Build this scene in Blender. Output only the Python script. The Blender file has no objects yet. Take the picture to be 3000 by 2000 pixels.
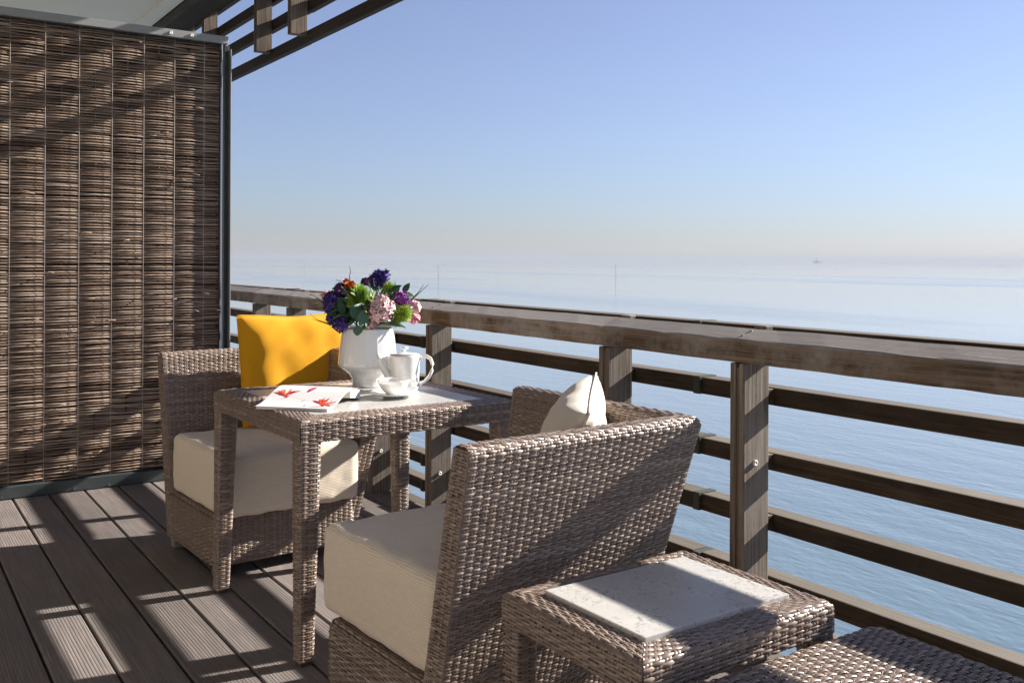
import bpy, bmesh, math, random
import numpy as np
from mathutils import Vector, Matrix

random.seed(7)
rng = np.random.default_rng(7)
R = math.radians
scene = bpy.context.scene
COL = scene.collection

# ------------------------------------------------------------------ camera
F_PX, YAW, HZ_Y, ROLL, CAM_H = 2800.0, R(34.1), 758.0, 0.005, 1.2
fw = Vector((math.sin(YAW), math.cos(YAW), 0)); rt = Vector((math.cos(YAW), -math.sin(YAW), 0)); up = Vector((0, 0, 1))
r_c = rt * math.cos(ROLL) + up * math.sin(ROLL)
u_c = -rt * math.sin(ROLL) + up * math.cos(ROLL)
cam_data = bpy.data.cameras.new('camera')
cam_data.sensor_width = 36.0
cam_data.lens = F_PX / 3000.0 * 36.0
cam_data.shift_y = -(1000.0 - HZ_Y) / 3000.0
cam_data.clip_start = 0.05
cam_data.clip_end = 80000.0
cam = bpy.data.objects.new('camera', cam_data)
COL.objects.link(cam)
m = Matrix.Identity(4)
for i in range(3):
    m[i][0], m[i][1], m[i][2] = r_c[i], u_c[i], -fw[i]
m[2][3] = CAM_H
cam.matrix_world = m
scene.camera = cam

# ------------------------------------------------------------------ sky and sun
SUN_DIR = Vector((1.0, -0.15, 0.495)).normalized()      # towards the sun
SUN_EL = math.asin(SUN_DIR.z)
SUN_AZ = math.atan2(SUN_DIR.x, SUN_DIR.y)
world = bpy.data.worlds.new('World')
scene.world = world
world.use_nodes = True
wn = world.node_tree
for n in list(wn.nodes):
    wn.nodes.remove(n)
wo = wn.nodes.new('ShaderNodeOutputWorld')
bg = wn.nodes.new('ShaderNodeBackground')
sky = wn.nodes.new('ShaderNodeTexSky')
sky.sky_type = 'NISHITA'
sky.sun_disc = False
sky.sun_elevation = SUN_EL
sky.sun_rotation = SUN_AZ
sky.altitude = 0.0
sky.air_density = 1.2
sky.dust_density = 0.05
sky.ozone_density = 10.0
bg.inputs['Strength'].default_value = 0.05
hsv = wn.nodes.new('ShaderNodeHueSaturation')
hsv.inputs['Saturation'].default_value = 0.72
tint = wn.nodes.new('ShaderNodeMix'); tint.data_type = 'RGBA'; tint.blend_type = 'MULTIPLY'
tint.inputs[0].default_value = 1.0
tint.inputs[7].default_value = (1.05, 0.955, 1.01, 1)      # camera white balance of the sky light
wn.links.new(sky.outputs[0], hsv.inputs['Color'])
wn.links.new(hsv.outputs[0], tint.inputs[6])
wn.links.new(tint.outputs[2], bg.inputs['Color'])
wn.links.new(bg.outputs[0], wo.inputs['Surface'])

sun_d = bpy.data.lights.new('sun', 'SUN')
sun_d.energy = 5.0
sun_d.angle = R(0.6)
sun_d.color = (1.0, 0.92, 0.82)
sun = bpy.data.objects.new('sun', sun_d)
COL.objects.link(sun)
sun.rotation_euler = (-SUN_DIR).to_track_quat('-Z', 'Y').to_euler()

scene.view_settings.view_transform = 'Standard'
scene.view_settings.look = 'None'
scene.view_settings.gamma = 1.0
scene.view_settings.use_curve_mapping = False
scene.view_settings.exposure = 1.45
scene.cycles.use_denoising = True
scene.cycles.max_bounces = 8
scene.cycles.diffuse_bounces = 4
scene.cycles.caustics_reflective = False
scene.cycles.caustics_refractive = False

# ------------------------------------------------------------------ helpers
def link(o, parent=None):
    COL.objects.link(o)
    if parent is not None:
        o.parent = parent
    return o

def tag(o, label=None, cat=None, group=None, kind=None):
    if label: o['label'] = label
    if cat: o['category'] = cat
    if group: o['group'] = group
    if kind: o['kind'] = kind
    return o

def empty(name, loc=(0, 0, 0), rz=0.0, parent=None):
    o = bpy.data.objects.new(name, None)
    o.empty_display_size = 0.05
    o.location = loc
    o.rotation_euler = (0, 0, rz)
    return link(o, parent)

def mesh_np(name, V, Q, mat, parent=None, smooth=True, tone=None, T=None):
    """V (n,3), Q (m,4) quads, T optional (k,3) triangles"""
    me = bpy.data.meshes.new(name)
    V = np.asarray(V, dtype=np.float32)
    Q = np.asarray(Q, dtype=np.int32).reshape(-1, 4)
    nT = 0 if T is None else len(T)
    me.vertices.add(len(V))
    me.vertices.foreach_set('co', V.ravel())
    loops = Q.ravel()
    starts = np.arange(len(Q), dtype=np.int32) * 4
    if nT:
        T = np.asarray(T, dtype=np.int32)
        starts = np.concatenate([starts, len(loops) + np.arange(nT, dtype=np.int32) * 3])
        loops = np.concatenate([loops, T.ravel()])
    me.loops.add(len(loops))
    me.loops.foreach_set('vertex_index', loops.astype(np.int32))
    me.polygons.add(len(starts))
    me.polygons.foreach_set('loop_start', starts.astype(np.int32))
    me.update(calc_edges=True)
    me.validate()
    if smooth:
        me.polygons.foreach_set('use_smooth', np.ones(len(me.polygons), dtype=bool))
    if tone is not None:
        at = me.attributes.new('tone', 'FLOAT', 'POINT')
        at.data.foreach_set('value', np.asarray(tone, dtype=np.float32))
    me.materials.append(mat)
    return link(bpy.data.objects.new(name, me), parent)

def mesh_py(name, verts, faces, mat, parent=None, smooth=False):
    me = bpy.data.meshes.new(name)
    me.from_pydata([tuple(v) for v in verts], [], faces)
    me.update()
    if smooth:
        for p in me.polygons: p.use_smooth = True
    me.materials.append(mat)
    return link(bpy.data.objects.new(name, me), parent)

def box_mesh(name, x0, x1, y0, y1, z0, z1, bev=0.003, wear=0.0):
    bm = bmesh.new()
    bmesh.ops.create_cube(bm, size=1.0)
    for v in bm.verts:
        v.co = Vector((x0 + (v.co.x + .5) * (x1 - x0), y0 + (v.co.y + .5) * (y1 - y0), z0 + (v.co.z + .5) * (z1 - z0)))
    if bev > 0:
        bmesh.ops.bevel(bm, geom=list(bm.edges), offset=bev, segments=2, affect='EDGES', profile=0.6)
    me = bpy.data.meshes.new(name)
    bm.to_mesh(me); bm.free()
    return me

def box(name, x0, x1, y0, y1, z0, z1, mat, parent=None, bev=0.003):
    me = box_mesh(name, x0, x1, y0, y1, z0, z1, bev)
    me.materials.append(mat)
    return link(bpy.data.objects.new(name, me), parent)

def lathe(name, prof, seg, mat, parent=None, loc=(0, 0, 0), smooth=True):
    V, Q = [], []
    for (r, z) in prof:
        for k in range(seg):
            a = 2 * math.pi * k / seg
            V.append((loc[0] + r * math.cos(a), loc[1] + r * math.sin(a), loc[2] + z))
    for i in range(len(prof) - 1):
        for k in range(seg):
            k2 = (k + 1) % seg
            Q.append((i * seg + k, i * seg + k2, (i + 1) * seg + k2, (i + 1) * seg + k))
    return mesh_py(name, V, Q, mat, parent, smooth)

def tube(pts, rad, seg=6, flat=1.0):
    """returns V,Q of a tube along pts with radii rad"""
    pts = [Vector(p) for p in pts]
    n = len(pts)
    if not hasattr(rad, '__len__'): rad = [rad] * n
    V, Q = [], []
    ref = Vector((0, 0, 1))
    for i, p in enumerate(pts):
        t = (pts[min(i + 1, n - 1)] - pts[max(i - 1, 0)]).normalized()
        a = t.cross(ref)
        if a.length < 1e-3: a = t.cross(Vector((1, 0, 0)))
        a.normalize(); b = t.cross(a)
        for k in range(seg):
            th = 2 * math.pi * k / seg
            V.append(p + a * (rad[i] * math.cos(th)) + b * (rad[i] * flat * math.sin(th)))
    for i in range(n - 1):
        for k in range(seg):
            k2 = (k + 1) % seg
            Q.append((i * seg + k, i * seg + k2, (i + 1) * seg + k2, (i + 1) * seg + k))
    Q.append(tuple(range(seg))[::-1]); Q.append(tuple(range((n - 1) * seg, n * seg)))
    return V, Q

# ------------------------------------------------------------------ materials
class NT:
    def __init__(s, name):
        s.m = bpy.data.materials.new(name); s.m.use_nodes = True
        s.t = s.m.node_tree; s.b = s.t.nodes['Principled BSDF']
    def n(s, typ, **kw):
        nd = s.t.nodes.new(typ)
        for k, v in kw.items():
            if k in nd.inputs.keys(): nd.inputs[k].default_value = v
            else: setattr(nd, k, v)
        return nd
    def l(s, a, b): s.t.links.new(a, b)
    def coord(s, scale, kind='Object', rot=(0, 0, 0)):
        tc = s.n('ShaderNodeTexCoord'); mp = s.n('ShaderNodeMapping')
        mp.inputs['Scale'].default_value = scale; mp.inputs['Rotation'].default_value = rot
        s.l(tc.outputs[kind], mp.inputs['Vector']); return mp.outputs[0]
    def noise(s, vec, scale=5., detail=4., rough=.55, dist=0.):
        nd = s.n('ShaderNodeTexNoise'); nd.inputs['Scale'].default_value = scale
        nd.inputs['Detail'].default_value = detail; nd.inputs['Roughness'].default_value = rough
        nd.inputs['Distortion'].default_value = dist
        if vec is not None: s.l(vec, nd.inputs['Vector'])
        return nd.outputs['Fac']
    def ramp(s, fac, stops):
        nd = s.n('ShaderNodeValToRGB'); cr = nd.color_ramp
        while len(cr.elements) > 1: cr.elements.remove(cr.elements[-1])
        cr.elements[0].position = stops[0][0]; cr.elements[0].color = (*stops[0][1], 1)
        for p, c in stops[1:]:
            e = cr.elements.new(p); e.color = (*c, 1)
        s.l(fac, nd.inputs['Fac']); return nd.outputs['Color']
    def mix(s, fac, a, b, mode='MIX'):
        nd = s.n('ShaderNodeMix', data_type='RGBA', blend_type=mode)
        for idx, v in ((0, fac), (6, a), (7, b)):
            if hasattr(v, 'is_output'): s.l(v, nd.inputs[idx])
            else: nd.inputs[idx].default_value = v if idx == 0 else (*v, 1)
        return nd.outputs[2]
    def math(s, op, a, b=None, c=None):
        nd = s.n('ShaderNodeMath', operation=op)
        for i, v in enumerate((a, b, c)):
            if v is None: continue
            if hasattr(v, 'is_output'): s.l(v, nd.inputs[i])
            else: nd.inputs[i].default_value = v
        return nd.outputs[0]
    def bump(s, h, strength=.3, dist=.002, prev=None):
        nd = s.n('ShaderNodeBump'); nd.inputs['Strength'].default_value = strength; nd.inputs['Distance'].default_value = dist
        s.l(h, nd.inputs['Height'])
        if prev is not None: s.l(prev, nd.inputs['Normal'])
        s.l(nd.outputs[0], s.b.inputs['Normal']); return nd.outputs[0]
    def set(s, **kw):
        for k, v in kw.items():
            k = k.replace('_', ' ')
            if hasattr(v, 'is_output'): s.l(v, s.b.inputs[k])
            else: s.b.inputs[k].default_value = (*v, 1) if (hasattr(v, '__len__') and len(v) == 3 and s.b.inputs[k].type == 'RGBA') else v
        return s.m

def mat_plain(name, col, rough=.5, var=.12, scale=30, metallic=0., bump=0.0, **kw):
    a = NT(name); v = a.coord((1, 1, 1)); n = a.noise(v, scale, 3)
    c = a.mix(n, tuple(x * (1 - var) for x in col), tuple(min(1, x * (1 + var)) for x in col))
    a.set(Base_Color=c, Roughness=rough, Metallic=metallic, **kw)
    if bump: a.bump(n, bump, .002)
    return a.m

def mat_wood(name, axis, dark, mid, light, grey, grey_amt=.5, rough=.75):
    """weathered timber, grain along an axis (0,1,2); sun-bleached on upward faces"""
    a = NT(name)
    sc = [22., 22., 22.]; sc[axis] = 0.9
    oi = a.n('ShaderNodeObjectInfo')
    tc = a.n('ShaderNodeTexCoord'); ad = a.n('ShaderNodeVectorMath', operation='ADD')
    a.l(tc.outputs['Object'], ad.inputs[0])
    cmb = a.n('ShaderNodeCombineXYZ')
    rnd = a.math('MULTIPLY', oi.outputs['Random'], 37.0)
    for i in range(3): a.l(rnd, cmb.inputs[i])
    a.l(cmb.outputs[0], ad.inputs[1])
    mp = a.n('ShaderNodeMapping'); mp.inputs['Scale'].default_value = sc; a.l(ad.outputs[0], mp.inputs['Vector'])
    g1 = a.noise(mp.outputs[0], 1.7, 7, .7, .8)
    mp2 = a.n('ShaderNodeMapping'); s2 = [110.] * 3; s2[axis] = 2.5; mp2.inputs['Scale'].default_value = s2
    a.l(ad.outputs[0], mp2.inputs['Vector'])
    g2 = a.noise(mp2.outputs[0], 1.6, 4, .6)
    base = a.ramp(g1, [(.25, dark), (.5, mid), (.72, light)])
    base = a.mix(a.ramp(g2, [(.42, (0, 0, 0)), (.66, (.85, .85, .85))]), base, tuple(x * .5 for x in dark))
    bl = a.noise(ad.outputs[0], 5.0, 5, .7)
    ge = a.n('ShaderNodeNewGeometry'); sp = a.n('ShaderNodeSeparateXYZ'); a.l(ge.outputs['Normal'], sp.inputs[0])
    upf = a.math('MAXIMUM', sp.outputs[2], 0.0)
    ga = a.math('ADD', a.math('MULTIPLY', a.ramp(bl, [(.42, (0, 0, 0)), (.68, (1, 1, 1))]), grey_amt), a.math('MULTIPLY', upf, .85))
    gcol = a.mix(g2, tuple(x * .55 for x in grey), tuple(min(1, x * 1.25) for x in grey))
    col = a.mix(a.math('MINIMUM', ga, .95), base, gcol)
    tone = a.math('MULTIPLY_ADD', oi.outputs['Random'], .4, .8)
    tn = a.n('ShaderNodeVectorMath', operation='SCALE'); a.l(col, tn.inputs[0]); a.l(tone, tn.inputs['Scale'])
    a.set(Base_Color=tn.outputs[0], Roughness=rough, Specular_IOR_Level=.35)
    h = a.math('ADD', a.math('MULTIPLY', g2, .7), a.math('MULTIPLY', g1, .5))
    a.bump(h, .55, .003)
    return a.m

def mat_wicker(name, ca, cb, cc):
    a = NT(name)
    at = a.n('ShaderNodeAttribute', attribute_name='tone')
    v = a.coord((1, 1, 1)); n = a.noise(v, 220, 3)
    c = a.ramp(at.outputs['Fac'], [(0., ca), (.5, cb), (1., cc)])
    c = a.mix(a.math('MULTIPLY', n, .35), c, tuple(x * .6 for x in ca))
    a.set(Base_Color=c, Roughness=.36, Specular_IOR_Level=.55)
    a.bump(n, .15, .001)
    return a.m

def mat_fabric(name, col, period=.0046, var=.10, stripe=.4, rough=.9, big=.08, both=True):
    a = NT(name)
    v = a.coord((1, 1, 1))
    def wave(d):
        wv = a.n('ShaderNodeTexWave', wave_type='BANDS', bands_direction=d)
        wv.inputs['Scale'].default_value = .314 / period; wv.inputs['Distortion'].default_value = 1.6; wv.inputs['Detail'].default_value = 3
        wv.inputs['Detail Scale'].default_value = .25
        a.l(v, wv.inputs['Vector']); return wv.outputs['Fac']
    ge = a.n('ShaderNodeNewGeometry'); sp = a.n('ShaderNodeSeparateXYZ'); a.l(ge.outputs['Normal'], sp.inputs[0])
    upf = a.math('GREATER_THAN', a.math('ABSOLUTE', sp.outputs[2]), .72)
    w = a.math('ADD', a.math('MULTIPLY', wave('Z'), a.math('SUBTRACT', 1.0, upf)), a.math('MULTIPLY', wave('X'), upf)) if both else wave('X')
    n = a.noise(v, 420, 2); nb = a.noise(v, 9, 4)
    thr = a.noise(a.coord((30, 30, 260)), 1.0, 3)
    c = a.mix(n, tuple(x * (1 - var) for x in col), tuple(min(1, x * (1 + var)) for x in col))
    c = a.mix(a.math('MULTIPLY', a.math('MULTIPLY', w, thr), stripe * 2), c, tuple(x * .66 for x in col))
    c = a.mix(a.math('MULTIPLY', nb, big * 2), c, tuple(x * .8 for x in col))
    a.set(Base_Color=c, Roughness=rough, Sheen_Weight=.2, Specular_IOR_Level=.2)
    a.bump(a.math('ADD', a.math('MULTIPLY', w, .8), a.math('MULTIPLY', n, .5)), .4, .0012)
    return a.m

def mat_stone(name, base, vein):
    a = NT(name); v = a.coord((1, 1, 1))
    n1 = a.noise(v, 9, 6, .6, 1.2); n2 = a.noise(v, 38, 5, .7, 2.2); n3 = a.noise(v, 300, 2)
    c = a.ramp(n1, [(.35, tuple(x * .9 for x in base)), (.6, base)])
    ve = a.ramp(n2, [(.55, (0, 0, 0)), (.60, (1, 1, 1)), (.66, (.15, .15, .15))])
    msk = a.ramp(n1, [(.42, (.08, .08, .08)), (.58, (.9, .9, .9))])
    c = a.mix(a.mix(1.0, ve, msk, 'MULTIPLY'), c, vein)
    c = a.mix(a.math('MULTIPLY', n3, .12), c, tuple(x * .7 for x in base))
    a.set(Base_Color=c, Roughness=.28, Specular_IOR_Level=.5)
    return a.m

M = {}
M['slat'] = mat_wood('slat_timber', 1, (.022, .014, .008), (.052, .033, .017), (.105, .069, .037), (.15, .13, .105), .22)
M['handrail'] = mat_wood('handrail_timber', 1, (.08, .055, .037), (.21, .148, .103), (.38, .29, .215), (.40, .37, .34), .9)
M['post'] = mat_wood('post_timber', 2, (.13, .10, .075), (.25, .205, .165), (.36, .305, .25), (.34, .31, .28), .55)
M['louvre'] = mat_wood('louvre_timber', 1, (.022, .014, .009), (.042, .027, .017), (.07, .046, .03), (.09, .078, .066), .10)
M['hanger'] = mat_wood('hanger_timber', 2, (.12, .085, .06), (.24, .18, .135), (.33, .26, .20), (.28, .25, .22), .3)
M['wicker'] = mat_wicker('wicker_strand', (.160, .117, .095), (.270, .206, .170), (.425, .345, .292))
M['wicker_core'] = mat_plain('wicker_core', (.075, .052, .04), .7)
M['cream'] = mat_fabric('cream_cushion_fabric', (.87, .77, .635), .0062, .06, .62)
M['yellow'] = mat_fabric('yellow_fabric', (.74, .355, .005), .0016, .12, .15, big=.12, both=False)
M['ivory'] = mat_fabric('ivory_fabric', (.72, .66, .56), .0020, .14, .25, both=False)
M['porcelain'] = mat_plain('white_porcelain', (.80, .80, .79), .12, .01, 8, Coat_Weight=.6, Coat_Roughness=.05)
M['bone'] = mat_plain('bone_china', (.84, .83, .81), .10, .01, 8, Coat_Weight=.5, Coat_Roughness=.05, Subsurface_Weight=.25, Subsurface_Radius=(.02, .02, .02), Subsurface_Scale=.3)
M['steel'] = mat_plain('galvanised_steel', (.42, .44, .46), .42, .12, 25, metallic=.85)
M['sill'] = mat_plain('dark_steel', (.06, .075, .078), .45, .25, 14, metallic=.3)
M['capsteel'] = mat_plain('grey_steel', (.34, .35, .36), .5, .12, 14, metallic=.35)
M['wire'] = mat_plain('dull_wire', (.42, .38, .34), .6, .2, 25)
M['white'] = mat_plain('white_plastic', (.80, .80, .78), .4, .03)
M['plaster'] = mat_plain('off_white_plaster', (.80, .77, .70), .85, .05, 3, bump=.05)
M['plate'] = mat_plain('mossy_plate', (.045, .048, .036), .7, .3, 30)
M['bounce_wall_mat'] = mat_plain('beige_bounce_render', (.50, .455, .40), .8, .1, 4)  # surface of the added wall that bounces light
M['foot'] = mat_plain('grey_foot', (.22, .2, .18), .5, .2, 20)
M['black'] = mat_plain('black_rubber', (.02, .02, .02), .7)
M['stone'] = mat_stone('grey_white_marble', (.55, .54, .525), (.10, .11, .14))
M['backing'] = mat_plain('dark_backing', (.03, .025, .02), .9)

def mat_deck():
    a = NT('deck_composite'); oi = a.n('ShaderNodeObjectInfo')
    tc = a.n('ShaderNodeTexCoord'); ad = a.n('ShaderNodeVectorMath', operation='ADD'); a.l(tc.outputs['Object'], ad.inputs[0])
    cmb = a.n('ShaderNodeCombineXYZ'); rnd = a.math('MULTIPLY', oi.outputs['Random'], 29.)
    for i in range(3): a.l(rnd, cmb.inputs[i])
    a.l(cmb.outputs[0], ad.inputs[1])
    mp = a.n('ShaderNodeMapping'); mp.inputs['Scale'].default_value = (60, 1.6, 60); a.l(ad.outputs[0], mp.inputs['Vector'])
    g = a.noise(mp.outputs[0], 3., 5, .65)
    st = a.noise(ad.outputs[0], 2.3, 5, .6)
    sp = a.noise(ad.outputs[0], 260, 2)
    c = a.ramp(g, [(.25, (.142, .120, .115)), (.55, (.245, .212, .203)), (.8, (.385, .34, .322))])
    c = a.mix(a.ramp(st, [(.45, (0, 0, 0)), (.7, (.65, .65, .65))]), c, (.155, .155, .15))
    c = a.mix(a.math('MULTIPLY', sp, .25), c, (.09, .075, .068))
    tn = a.n('ShaderNodeVectorMath', operation='SCALE'); a.l(c, tn.inputs[0])
    a.l(a.math('MULTIPLY_ADD', oi.outputs['Random'], .5, .72), tn.inputs['Scale'])
    a.set(Base_Color=tn.outputs[0], Roughness=.62, Specular_IOR_Level=.35)
    a.bump(a.math('ADD', g, a.math('MULTIPLY', sp, .4)), .35, .0015)
    return a.m
M['deck'] = mat_deck()

def mat_sea():
    a = NT('sea_water'); tc = a.n('ShaderNodeTexCoord')
    def mp(sc, rot=0.):
        q = a.n('ShaderNodeMapping'); q.inputs['Scale'].default_value = sc; q.inputs['Rotation'].default_value = (0, 0, rot)
        a.l(tc.outputs['Object'], q.inputs['Vector']); return q.outputs[0]
    n1 = a.noise(mp((1.0, .35, 1), .5), 1.3, 4, .55, .3)
    n2 = a.noise(mp((1, .6, 1), .9), 5.5, 3, .5, .2)
    n0 = a.noise(mp((.25, .1, 1), .4), .5, 4, .6, .6)
    # calm slicks and rippled lanes
    sl = a.noise(mp((.010, .0028, 1), YAW), 1.6, 5, .6, .5)
    h = a.math('ADD', a.math('MULTIPLY', n1, 1.0), a.math('ADD', a.math('MULTIPLY', n2, .35), a.math('MULTIPLY', n0, 1.4)))
    slf = a.ramp(sl, [(.50, (0, 0, 0)), (.66, (1, 1, 1))])
    # base colour pales with distance, painting in the brightness of the far sea
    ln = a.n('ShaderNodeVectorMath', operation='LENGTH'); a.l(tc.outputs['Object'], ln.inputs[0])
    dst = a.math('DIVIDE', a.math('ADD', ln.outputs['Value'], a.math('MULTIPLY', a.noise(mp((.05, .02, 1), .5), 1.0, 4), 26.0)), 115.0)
    far_pale = a.ramp(dst, [(.20, (.095, .158, .20)), (.46, (.20, .25, .28)), (.85, (.33, .36, .38))])
    col = a.mix(a.math('MULTIPLY', slf, .5), far_pale, (.13, .19, .235))
    a.set(Base_Color=col, Roughness=a.math('MULTIPLY_ADD', slf, .10, .05), IOR=1.333, Specular_IOR_Level=.5)
    bp = a.n('ShaderNodeBump'); a.l(h, bp.inputs['Height']); bp.inputs['Distance'].default_value = .16
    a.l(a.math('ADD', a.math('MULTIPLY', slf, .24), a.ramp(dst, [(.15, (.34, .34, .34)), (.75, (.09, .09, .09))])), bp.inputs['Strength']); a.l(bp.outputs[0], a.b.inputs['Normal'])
    return a.m
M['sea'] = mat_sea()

# ------------------------------------------------------------------ sea
SEA_Z = -4.5
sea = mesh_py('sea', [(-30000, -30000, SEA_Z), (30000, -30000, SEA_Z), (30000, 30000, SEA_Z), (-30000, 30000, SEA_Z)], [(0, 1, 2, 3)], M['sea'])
tag(sea, 'pale calm sea reaching to the horizon beyond the railing', 'sea', kind='structure')

# ------------------------------------------------------------------ deck of grooved boards
PITCH, DX0 = 0.1653, 0.444
deck = empty('deck'); tag(deck, 'terrace deck of grooved grey brown boards', 'deck', kind='structure')
def board_mesh(y0, y1):
    w = PITCH - 0.008; n = 15; prof = [(0.0, -.026), (0.0, -.004), (.0035, -.0004)]
    x = .006; step = (w - .012) / n
    for i in range(n):
        prof += [(x + step * .10, 0), (x + step * .55, 0), (x + step * .68, -.0007), (x + step * .84, -.0007)]
        x += step
    prof += [(w - .0035, -.0004), (w, -.004), (w, -.026)]
    k = len(prof)
    V = [(px, yy, pz) for yy in (y0, y1) for px, pz in prof]
    Fc = [(i, i + 1, k + i + 1, k + i) for i in range(k - 1)]
    Fc += [tuple(range(k))[::-1], tuple(range(k, 2 * k)), (0, k, 2 * k - 1, k - 1)]
    me = bpy.data.meshes.new('board'); me.from_pydata(V, [], [f[::-1] for f in Fc]); me.update(); me.materials.append(M['deck']); return me
bm_long = board_mesh(-2.2, 8.6)
for k in range(-14, 11):
    o = bpy.data.objects.new('board', bm_long); o.location = (DX0 + PITCH * k + .004, 0, 0); link(o, deck)
fr = box('gap_light_block', -1.9, 2.255, -2.2, 8.6, -.26, -.05, M['backing'], None, 0.0)  # dark slab added under the boards to keep water light out of gaps
fr.name = 'gap_light_block'; fr.parent = deck
fascia = box('fascia_board', 2.257, 2.279, -2.2, 8.6, -.30, -.028, M['slat'], deck, .003)

# ------------------------------------------------------------------ railing
XI, XO = 2.15, 2.258
SX0, SX1 = 2.28, 2.355
rail = empty('timber_railing', (XI, 3, 0)); RL = (XI, 3, 0)
tag(rail, 'weathered timber balcony railing with horizontal slats above the sea', 'railing')
def rbox(name, x0, x1, y0, y1, z0, z1, mat, parent, bev=.003):
    return box(name, x0 - RL[0], x1 - RL[0], y0 - RL[1], y1 - RL[1], z0 - RL[2], z1 - RL[2], mat, parent, bev)
POSTS = [-1.79, -1.17, .08, .70, 1.95, 2.57, 3.83, 4.44, 5.60, 6.22, 7.42, 8.04]
BOLT = lathe('bolt', [(0, .001), (.0028, .001), (.0032, .005), (.0075, .006), (.0093, .004), (.0095, 0)], 12, M['white'])
bolt_me = BOLT.data; bpy.data.objects.remove(BOLT)
for i, y in enumerate(POSTS):
    p = empty('post', (0, y - RL[1], 0), 0, rail)
    for (a0, a1) in ((0, .021), (.0345, .0555)):
        me = box_mesh('plank', 0, XO - XI, a0, a1, -.30, .893, .003); me.materials.append(M['post'])
        link(bpy.data.objects.new('plank', me), p)
    me = box_mesh('spacer', .006, XO - XI - .006, .0212, .0343, -.28, .88, .001); me.materials.append(M['hanger'])
    link(bpy.data.objects.new('spacer', me), p)
    # tenon that carries the top slat behind the handrail
    me = box_mesh('post_head', .098, .128, .004, .050, .895, 1.002, .004); me.materials.append(M['post'])
    link(bpy.data.objects.new('post_head', me), p)
    for z in (.596, .211, -.043):
        b = bpy.data.objects.new('bolt', bolt_me); b.location = (.047, -.0002, z); b.rotation_euler = (R(90), 0, 0); link(b, p)
    # slat carriers on the outer side
    for zt in (.815, .617, .432, .235, .11, -.018):
        me = box_mesh('carrier', XO - XI - .001, SX0 - XI + .012, .008, .046, zt - .05, zt - .006, .002); me.materials.append(M['slat'])
        link(bpy.data.objects.new('carrier', me), p)
SLAT_T = [.815, .617, .432, .235, .11, -.018]
JOINTS = [-2.2, .32, 2.285, 4.16, 5.98, 8.6]
for zt in SLAT_T + [.998]:
    for j in range(len(JOINTS) - 1):
        off = random.uniform(-.004, .004); dx = .012 if j % 2 else 0.0
        rbox('slat', SX0 + dx, SX1 + dx * .5, JOINTS[j] + .006, JOINTS[j + 1] - .006, zt - .055 + off, zt + off, M['slat'], rail, .004)
    if zt < 1:
        for y in JOINTS[1:-1]:
            rbox('joint_plate', SX0 - .003, SX1 + .003, y - .026, y + .003, zt - .057, zt + .0015, M['plate'], rail, .002)
HJ = [-2.2, .72, 2.60, 4.47, 6.25, 8.6]
for j in range(len(HJ) - 1):
    y0, y1 = HJ[j] + .0015, HJ[j + 1] - .0015
    pr = [(2.146, .8965), (2.143, .900), (2.1425, .958), (2.146, .9645), (2.150, .967), (2.228, .993), (2.234, .990), (2.235, .900), (2.231, .8965)]
    k = len(pr); NSEG = 24
    V, Q = [], []
    for s in range(NSEG + 1):
        yy = y0 + (y1 - y0) * s / NSEG
        for (x, z) in pr:
            V.append((x - RL[0] + random.gauss(0, .0005), yy - RL[1], z - RL[2] + random.gauss(0, .0006)))
    for s in range(NSEG):
        for i in range(k):
            Q.append((s * k + i, s * k + (i + 1) % k, (s + 1) * k + (i + 1) % k, (s + 1) * k + i))
    Q += [tuple(range(k))[::-1], tuple(range(NSEG * k, NSEG * k + k))]
    hr = mesh_py('handrail', V, Q, M['handrail'], rail)
    for yp in POSTS:
        if y0 + .03 < yp + .028 < y1 - .03:
            for dx in (.022, .06):
                zz = .967 + (dx - .0) * .333
                lathe('screw', [(0, -.0004), (.003, -.0004), (.0042, .0012), (.0042, -.003)], 10, M['sill'], hr, (dx, yp + .028 - RL[1], zz))

# ------------------------------------------------------------------ louvre above the railing, ceiling
louv = empty('timber_louvre', (XI, 5, 3.3))
tag(louv, 'overhead timber sunshade with dark horizontal slats on hanging boards', 'sunshade')
LL = (XI, 5, 3.3)
def lbox(name, x0, x1, y0, y1, z0, z1, mat, parent=louv, bev=.003):
    return box(name, x0 - LL[0], x1 - LL[0], y0 - LL[1], y1 - LL[1], z0 - LL[2], z1 - LL[2], mat, parent, bev)
for y in POSTS + [9.2, 9.82]:
    h = empty('hanger', (0, y - LL[1], 0), 0, louv)
    for (a0, a1) in ((0, .021), (.0345, .0555)):
        me = box_mesh('plank', 0, XO - XI, a0, a1, 2.572 - LL[2], 3.28 - LL[2], .003); me.materials.append(M['hanger'])
        link(bpy.data.objects.new('plank', me), h)
for zb, zt in ((2.53, 2.603), (2.72, 2.793), (2.91, 2.983), (3.10, 3.173)):
    for (y0, y1) in ((-2.2, 1.9), (1.9, 5.62), (5.62, 11.0)):
        d = random.uniform(-.003, .003)
        lbox('slat', XO + .001, XO + .042, y0 + .004, y1 - .004, zb + d, zt + d, M['louvre'])
lbox('beam', 1.90, 2.148, -2.2, 11, 3.02, 3.20, M['louvre'])
lbox('beam', 1.83, 1.90, -2.2, 11, 2.965, 3.20, M['slat'])
ceil = empty('balcony_ceiling', (0, 4, 3.0)); tag(ceil, 'smooth off-white plaster ceiling over the wicker screen', 'ceiling')
box('slab', -3.0, 1.79, -6.2, 7.0, .001, .25, M['plaster'], ceil, .004)
box('edge_trim', 1.715, 1.825, -6.2, 7.0, -.022, .03, M['plaster'], ceil, .004)
lathe('screw', [(0, -.002), (.012, -.002), (.013, .0008)], 12, M['slat'], ceil, (.98, 2.2, 0))

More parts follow.
